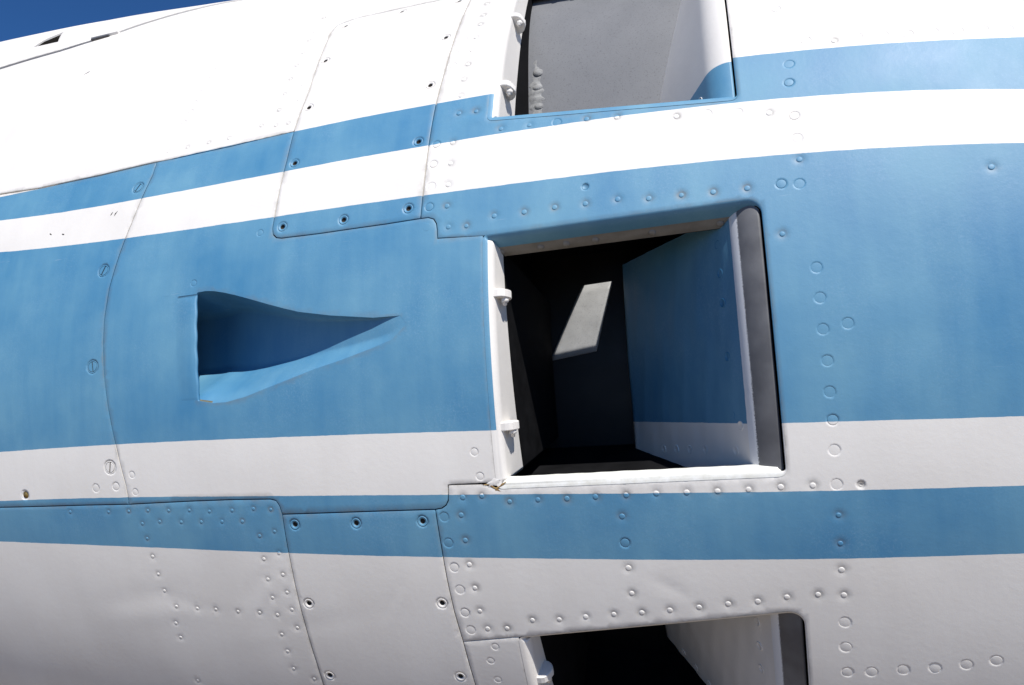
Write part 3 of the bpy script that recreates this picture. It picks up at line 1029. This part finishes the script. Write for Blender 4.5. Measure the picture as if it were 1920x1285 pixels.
M_BLUE = plain_paint("blue_paint", BLUE)
ME_DR_W = lathe_mesh("door_rivet_white", [(4.2, -0.5), (4.1, 0.35), (3.6, 0.5), (3.2, 0.1), (0, 0.1)], 14, [M_WHITE])
ME_DR_B = lathe_mesh("door_rivet_blue", [(4.2, -0.5), (4.1, 0.35), (3.6, 0.5), (3.2, 0.1), (0, 0.1)], 14, [M_BLUE])
ME_DR_P = lathe_mesh("door_rivet_paint", [(4.2, -0.5), (4.1, 0.35), (3.6, 0.5), (3.2, 0.1), (0, 0.1)], 14, [M_WHITE])
for op in OPEN:
    door(op)


# ------------------------------------------------------------------ the scoop
def curve_at(pts, x):
    xs = np.array([q[0] for q in pts])
    ys = np.array([q[1] for q in pts])
    o = np.argsort(xs)
    return np.interp(x, xs[o], ys[o])


def scoop():
    xt = -281.0
    xl = -519.0
    nu, nw = 60, 40
    V, F, MI = [], [], []
    ws = np.concatenate([[0, 0.012, 0.03, 0.06], np.linspace(0.1, 1.0, nw - 4)])
    us = np.concatenate([np.linspace(0, 1, nu), [1.03, 1.08, 1.14, 1.2, 1.27]])
    for u in us:
        x = xt + (xl - xt) * u
        xc = max(x, xl)
        top = curve_at(LINES['SCT'], xc)
        bot = curve_at(LINES['SCB'], xc)
        if u < 0.02:
            top = bot + max(0.35, (6.75 - 5.07) * (0.4 + 0.6 * u / 0.05)) * 1.0
        D = 58.0 * (max(0.0, (min(u, 1.05) - 0.052) / 0.948) ** 1.15)
        top += 0.12
        bot -= 0.12
        for w in ws:
            g = smooth01(w / 0.05) * (1.0 - smooth01((w - 0.62) / 0.40) ** 1.0 * 1.0)
            g = max(0.0, g)
            base = 0.06 + 0.34 * smooth01(u / 0.25)
            V.append(tuple(place(np.array([x]), np.array([top + (bot - top) * w]), -base - D * g)[0]))
    n = len(ws)
    for i in range(len(us) - 1):
        for j in range(n - 1):
            F.append((i * n + j, i * n + j + 1, (i + 1) * n + j + 1, (i + 1) * n + j))
            MI.append(1 if (us[i] > 0.90 and ws[j] > 0.95) else 0)
    b = (len(us) - 1) * n                       # back wall closing it under the lip
    F.append(tuple(b + j for j in range(n)))
    MI.append(2)
    o = add("scoop_floor", mesh_from("scoop_floor", V, F, [M_PAINT, M_DIRT, M_DARK], MI), nacelle, "sunken wedge shaped floor of the scoop")
    for u, w in ((0.93, 0.80), (0.80, 0.74), (0.70, 0.74), (0.62, 0.84)):
        pass
    # lip plate in front of the deep end
    V, F = [], []
    xs = [(-541, 0.02), (-538, 0.10), (-534, 0.5), (-529, 0.9), (-523, 1.05), (-518.4, 0.95), (-516.4, 0.2), (-516.4, -2.0), (-524, -3.0)]
    phs = np.linspace(0.95, 10.75, 40)
    for k, ph in enumerate(phs):
        e = min(1.0, min(k * 0.35, (len(phs) - 1 - k) * 1.2) / 3.0)
        for x, h in xs:
            sl = (ph - 6) * -0.55
            V.append(tuple(place(np.array([x + sl + (0.4 * math.sin(ph * 3) if x > -520 else 0)]), np.array([ph]), (h * (0.12 + 0.88 * e) if h > 0 else h) if k else min(h, 0) - 0.4)[0]))
    n = len(xs)
    for i in range(len(phs) - 1):
        for j in range(n - 1):
            F.append((i * n + j, i * n + j + 1, (i + 1) * n + j + 1, (i + 1) * n + j))
    F.append(tuple(range(n)))
    F.append(tuple((len(phs) - 1) * n + j for j in range(n))[::-1])
    add("scoop_lip", mesh_from("scoop_lip", V, F, M_PAINT), nacelle, "pale blue raised lip at the deep end of the scoop")


scoop()

# ------------------------------------------------------------------ inside: barrel, bulkheads, backing
def sheet(name, xs, phs, h, mat, parent, skip=None, label=None, absr=None):
    V, F = [], []
    for x in xs:
        for ph in phs:
            if absr is None:
                V.append(tuple(place(np.array([x]), np.array([ph]), h)[0]))
            else:
                a = math.radians(ph)
                V.append((x / 1000, -absr / 1000 * math.cos(a), ZC + absr / 1000 * math.sin(a)))
    n = len(phs)
    for i in range(len(xs) - 1):
        for j in range(n - 1):
            if skip and skip(0.5 * (xs[i] + xs[i + 1]), 0.5 * (phs[j] + phs[j + 1])):
                continue
            F.append((i * n + j, (i + 1) * n + j, (i + 1) * n + j + 1, i * n + j + 1))
    return add(name, mesh_from(name, V, F, mat), parent, label)


R_BARREL = 440.0
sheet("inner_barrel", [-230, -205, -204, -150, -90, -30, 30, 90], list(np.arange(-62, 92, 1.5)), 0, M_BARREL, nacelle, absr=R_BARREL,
      label="inner duct wall coloured near black for its shade, seen through the openings")


# pale plate added to brighten the sun patch, lit through the added web above
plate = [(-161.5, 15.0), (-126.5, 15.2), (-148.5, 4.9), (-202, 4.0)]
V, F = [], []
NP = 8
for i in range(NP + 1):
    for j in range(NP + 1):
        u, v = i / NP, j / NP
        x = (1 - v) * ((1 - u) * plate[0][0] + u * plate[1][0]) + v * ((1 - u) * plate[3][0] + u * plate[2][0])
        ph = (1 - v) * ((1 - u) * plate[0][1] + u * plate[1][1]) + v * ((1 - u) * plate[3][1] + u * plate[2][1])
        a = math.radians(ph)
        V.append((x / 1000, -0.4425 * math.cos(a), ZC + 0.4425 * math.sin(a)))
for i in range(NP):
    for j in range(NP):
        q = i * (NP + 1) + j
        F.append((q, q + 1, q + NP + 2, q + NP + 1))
po = add("sun_patch_plate", mesh_from("sun_patch_plate", V, F, M_SUN_PATCH), nacelle, "small pale plate added to brighten the sun patch deep inside the middle opening")
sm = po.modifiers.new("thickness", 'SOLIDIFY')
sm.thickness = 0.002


def hide(x, ph):
    for op in OPEN:
        if X0 - 12 < x < op['x1'] + 26 and op['a0'] - 2.0 < ph < op['a1'] + 2.0:
            return True
    return -560 < x < -270 and -1 < ph < 13


XB = sorted(set([float(v) for v in np.arange(XL, XR + 1, 30)] + [X0 - 12, -560.0, -270.0, 33, 47, 57, 62]))
PB = sorted(set([float(v) for v in np.arange(PL, PT + 0.1, 2)] + [v for op in OPEN for v in (op['a0'] - 2.0, op['a1'] + 2.0)] + [-1.0, 13.0]))
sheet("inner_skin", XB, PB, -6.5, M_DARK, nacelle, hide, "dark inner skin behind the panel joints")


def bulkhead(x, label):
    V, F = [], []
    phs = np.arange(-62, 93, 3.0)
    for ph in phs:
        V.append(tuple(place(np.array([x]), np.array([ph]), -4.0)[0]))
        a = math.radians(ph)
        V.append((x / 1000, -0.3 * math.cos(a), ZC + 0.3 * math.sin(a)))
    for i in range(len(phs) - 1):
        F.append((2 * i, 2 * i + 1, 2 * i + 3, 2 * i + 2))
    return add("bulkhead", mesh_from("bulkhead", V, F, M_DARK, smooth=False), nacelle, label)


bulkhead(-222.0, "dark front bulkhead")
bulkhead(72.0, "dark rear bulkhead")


def added_baffle(ph, label):  # dark sheet added to close off light inside the bays
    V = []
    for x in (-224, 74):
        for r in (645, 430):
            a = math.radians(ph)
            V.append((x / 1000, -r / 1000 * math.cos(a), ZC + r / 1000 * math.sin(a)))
    return add("added_baffle", mesh_from("added_baffle", V, [(0, 1, 3, 2)], M_DARK, smooth=False), nacelle, label)



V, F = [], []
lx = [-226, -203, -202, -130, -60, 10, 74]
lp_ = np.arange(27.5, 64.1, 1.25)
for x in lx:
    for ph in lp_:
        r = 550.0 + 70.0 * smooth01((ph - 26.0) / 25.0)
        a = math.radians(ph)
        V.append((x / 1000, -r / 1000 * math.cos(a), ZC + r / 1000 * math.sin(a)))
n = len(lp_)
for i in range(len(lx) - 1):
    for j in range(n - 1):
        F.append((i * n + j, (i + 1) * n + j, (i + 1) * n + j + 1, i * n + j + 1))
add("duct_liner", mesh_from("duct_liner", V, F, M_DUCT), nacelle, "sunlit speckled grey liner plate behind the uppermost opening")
# lumpy sealant along the front corner of the liner, with rivets buried in it
V, F = [], []
ns_, nr_ = 60, 10
for i in range(ns_):
    ph = 29.0 + 11.0 * i / (ns_ - 1)
    t = i / (ns_ - 1)
    rad = (3.2 + 0.5 * math.sin(i * 1.27 + 1) + 0.4 * math.sin(i * 0.23)) * (1.0 if t < 0.6 else max(0.25, 1 - (t - 0.6) * 1.9))
    r0 = 550.0 + 70.0 * smooth01((ph - 26.0) / 25.0)
    for k in range(nr_):
        a = math.pi * k / (nr_ - 1)
        x = -190.0 + rad * 2.4 * math.cos(a) + 1.2 * math.sin(i * 0.9)
        r = r0 - 0.5 + 0.55 * rad * math.sin(a) * (0.8 + 0.12 * math.sin(i * 2.1 + k))
        V.append((x / 1000, -r / 1000 * math.cos(math.radians(ph)), ZC + r / 1000 * math.sin(math.radians(ph))))
for i in range(ns_ - 1):
    for k in range(nr_ - 1):
        F.append((i * nr_ + k, i * nr_ + k + 1, (i + 1) * nr_ + k + 1, (i + 1) * nr_ + k))
add("sealant_bead", mesh_from("sealant_bead", V, F, M_SEAL), nacelle, "lumpy grey sealant bead in the corner of the uppermost opening")
ME_LUMP = lathe_mesh("sealed_rivet", [(7.0, -1.0), (6.0, 0.7), (3.8, 1.6), (1.5, 2.1), (0, 2.2)], 12, [M_SEAL])
for ph, dx in ((30.4, 1.0), (32.0, -0.6), (33.9, 0.8), (36.2, -0.4), (38.0, 0.5)):
    r0 = 550.0 + 70.0 * smooth01((ph - 26.0) / 25.0)
    mt = frame_at(-188.0 + dx, ph, r0 - float(radius(-188.0, ph))) @ Matrix.Diagonal((random.uniform(0.8, 1.2), random.uniform(0.7, 1.1), random.uniform(0.8, 1.2), 1))
    add("sealed_rivet", ME_LUMP, nacelle, None, mt)


def added_cut_baffle(ph, poly):
    """web between two bays, added to shape the sun patch by its slanted hole; poly = (x, r) of the hole"""
    P = [(-224, 436), (74, 436), (74, 646), (-224, 646)] + poly
    E = [(0, 1), (1, 2), (2, 3), (3, 0), (4, 5), (5, 6), (6, 7), (7, 4)]
    vo, _, fo, _, _, _ = delaunay_2d_cdt([Vector(q) for q in P], E, [], 0, 1e-5)
    V2 = np.array([(v.x, v.y) for v in vo])
    F = np.array([tuple(f) for f in fo])
    F = F[~inside(V2[F].mean(1), [poly])]
    a = math.radians(ph)
    V = [(x / 1000, -r / 1000 * math.cos(a), ZC + r / 1000 * math.sin(a)) for x, r in V2]
    return add("added_baffle", mesh_from("added_baffle", V, F, M_DARK, smooth=False), nacelle, "dark web added below the uppermost opening, its slanted hole shaping the sun patch")


added_cut_baffle(20.3, [(-133.4, 487.5), (-103.2, 486.5), (-79.3, 558.3), (-123.3, 563.8)])  # added inside; hole traced back from the sun patch towards the sun
added_baffle(-8.9, "dark web added below the middle opening to keep light out")
added_baffle(83.0, "dark web added above the uppermost opening to close off light")
added_baffle(-52.0, "dark web added below the lowest opening to close off light")

# ------------------------------------------------------------------ the rest of the nacelle, outside the frame
V, F = [], []
phs = list(np.arange(PT, 300.1, 4.0))
xs = [float(v) for v in np.linspace(XL, XR, 24)]
sheet("far_side_skin", xs, phs, 0.0, M_WHITE, nacelle, label="white far side of the nacelle")
xs2 = [XR + 1.0, XR + 4.0, 560.0, 700.0, 850.0, 1000.0]
ring = list(np.arange(-60.0, 300.1, 3.0))
sheet("aft_cowl", xs2, ring, 0.0, M_PAINT, nacelle, label="rear cowl continuing the stripes")
V, F = [], []
n = len(ring)
for k in range(9):
    a = math.pi * k / 8
    for ph in ring:
        r = float(radius(XL, ph)) - 45 * (1 - math.cos(a))
        V.append(((XL - 1 - 60 * math.sin(a)) / 1000, -r / 1000 * math.cos(math.radians(ph)), ZC + r / 1000 * math.sin(math.radians(ph))))
for ph in ring:
    V.append(((XL + 500) / 1000, -0.5 * math.cos(math.radians(ph)), ZC + 0.5 * math.sin(math.radians(ph))))
for k in range(9):
    for j in range(n - 1):
        F.append((k * n + j, k * n + j + 1, (k + 1) * n + j + 1, (k + 1) * n + j))
add("inlet_lip", mesh_from("inlet_lip", V, F, M_WHITE), nacelle, "rounded white lip of the air inlet")

# ------------------------------------------------------------------ small marks of wear
def patch_mesh(name, x, ph, la, lb, turn, mat, h=0.35, lump=0.3, seg=22):
    V, F = [], []
    rr = [(0.0, 1.0), (0.6, 0.9), (1.0, 0.0)]
    wob = [1 + 0.35 * random.uniform(-1, 1) for _ in range(seg)]
    V.append((x, ph * K, h + lump))
    for f, z in rr[1:]:
        for k in range(seg):
            a = 6.2832 * k / seg
            u, v = la * f * wob[k] * math.cos(a), lb * f * wob[k] * math.sin(a)
            V.append((x + u * math.cos(turn) - v * math.sin(turn), ph * K + u * math.sin(turn) + v * math.cos(turn), (h + lump * random.uniform(0.3, 1)) * (1 if z else 0) + 0.02))
    for k in range(seg):
        k2 = (k + 1) % seg
        F.append((0, 1 + k, 1 + k2))
        F.append((1 + k, 1 + seg + k, 1 + seg + k2, 1 + k2))
    P3 = np.array(V)
    hw = waviness(P3[:, 0], P3[:, 1])
    return mesh_from(name, place(P3[:, 0], P3[:, 1] / K, P3[:, 2] + hw), F, mat)


for x, ph, la, lb, tn in ((-214, -7.42, 6.5, 0.9, -0.55), (-207, -7.25, 5, 0.8, 0.6), (-220, -7.15, 4, 0.7, 0.1), (-211.5, -7.5, 2.2, 1.1, 0.9)):
    add("rust_stain", patch_mesh("rust_stain", x, ph, la, lb, tn, M_RUST, 0.12, 0.12), p5, "orange rust where the sill meets the front lip")
add("cracked_filler", patch_mesh("cracked_filler", -214, -7.0, 7, 3, 0.4, M_WHITE, 0.15, 0.3), p2)
for x, ph, la, lb, tn in ((-832, 47.4, 7, 1.6, 0.6), (-655, 20.9, 2.6, 0.9, 1.2), (-649, 20.8, 3.4, 0.9, 1.1), (-742, 19.9, 2.2, 0.9, -0.6), (-722, 19.6, 2.0, 0.9, -0.4)):
    add("paint_chip", patch_mesh("paint_chip", x, ph, la, lb, tn, M_HOLE, 1.2 if ph > 30 else 0.05, 0.05, 12), p3 if ph > 30 else p1)
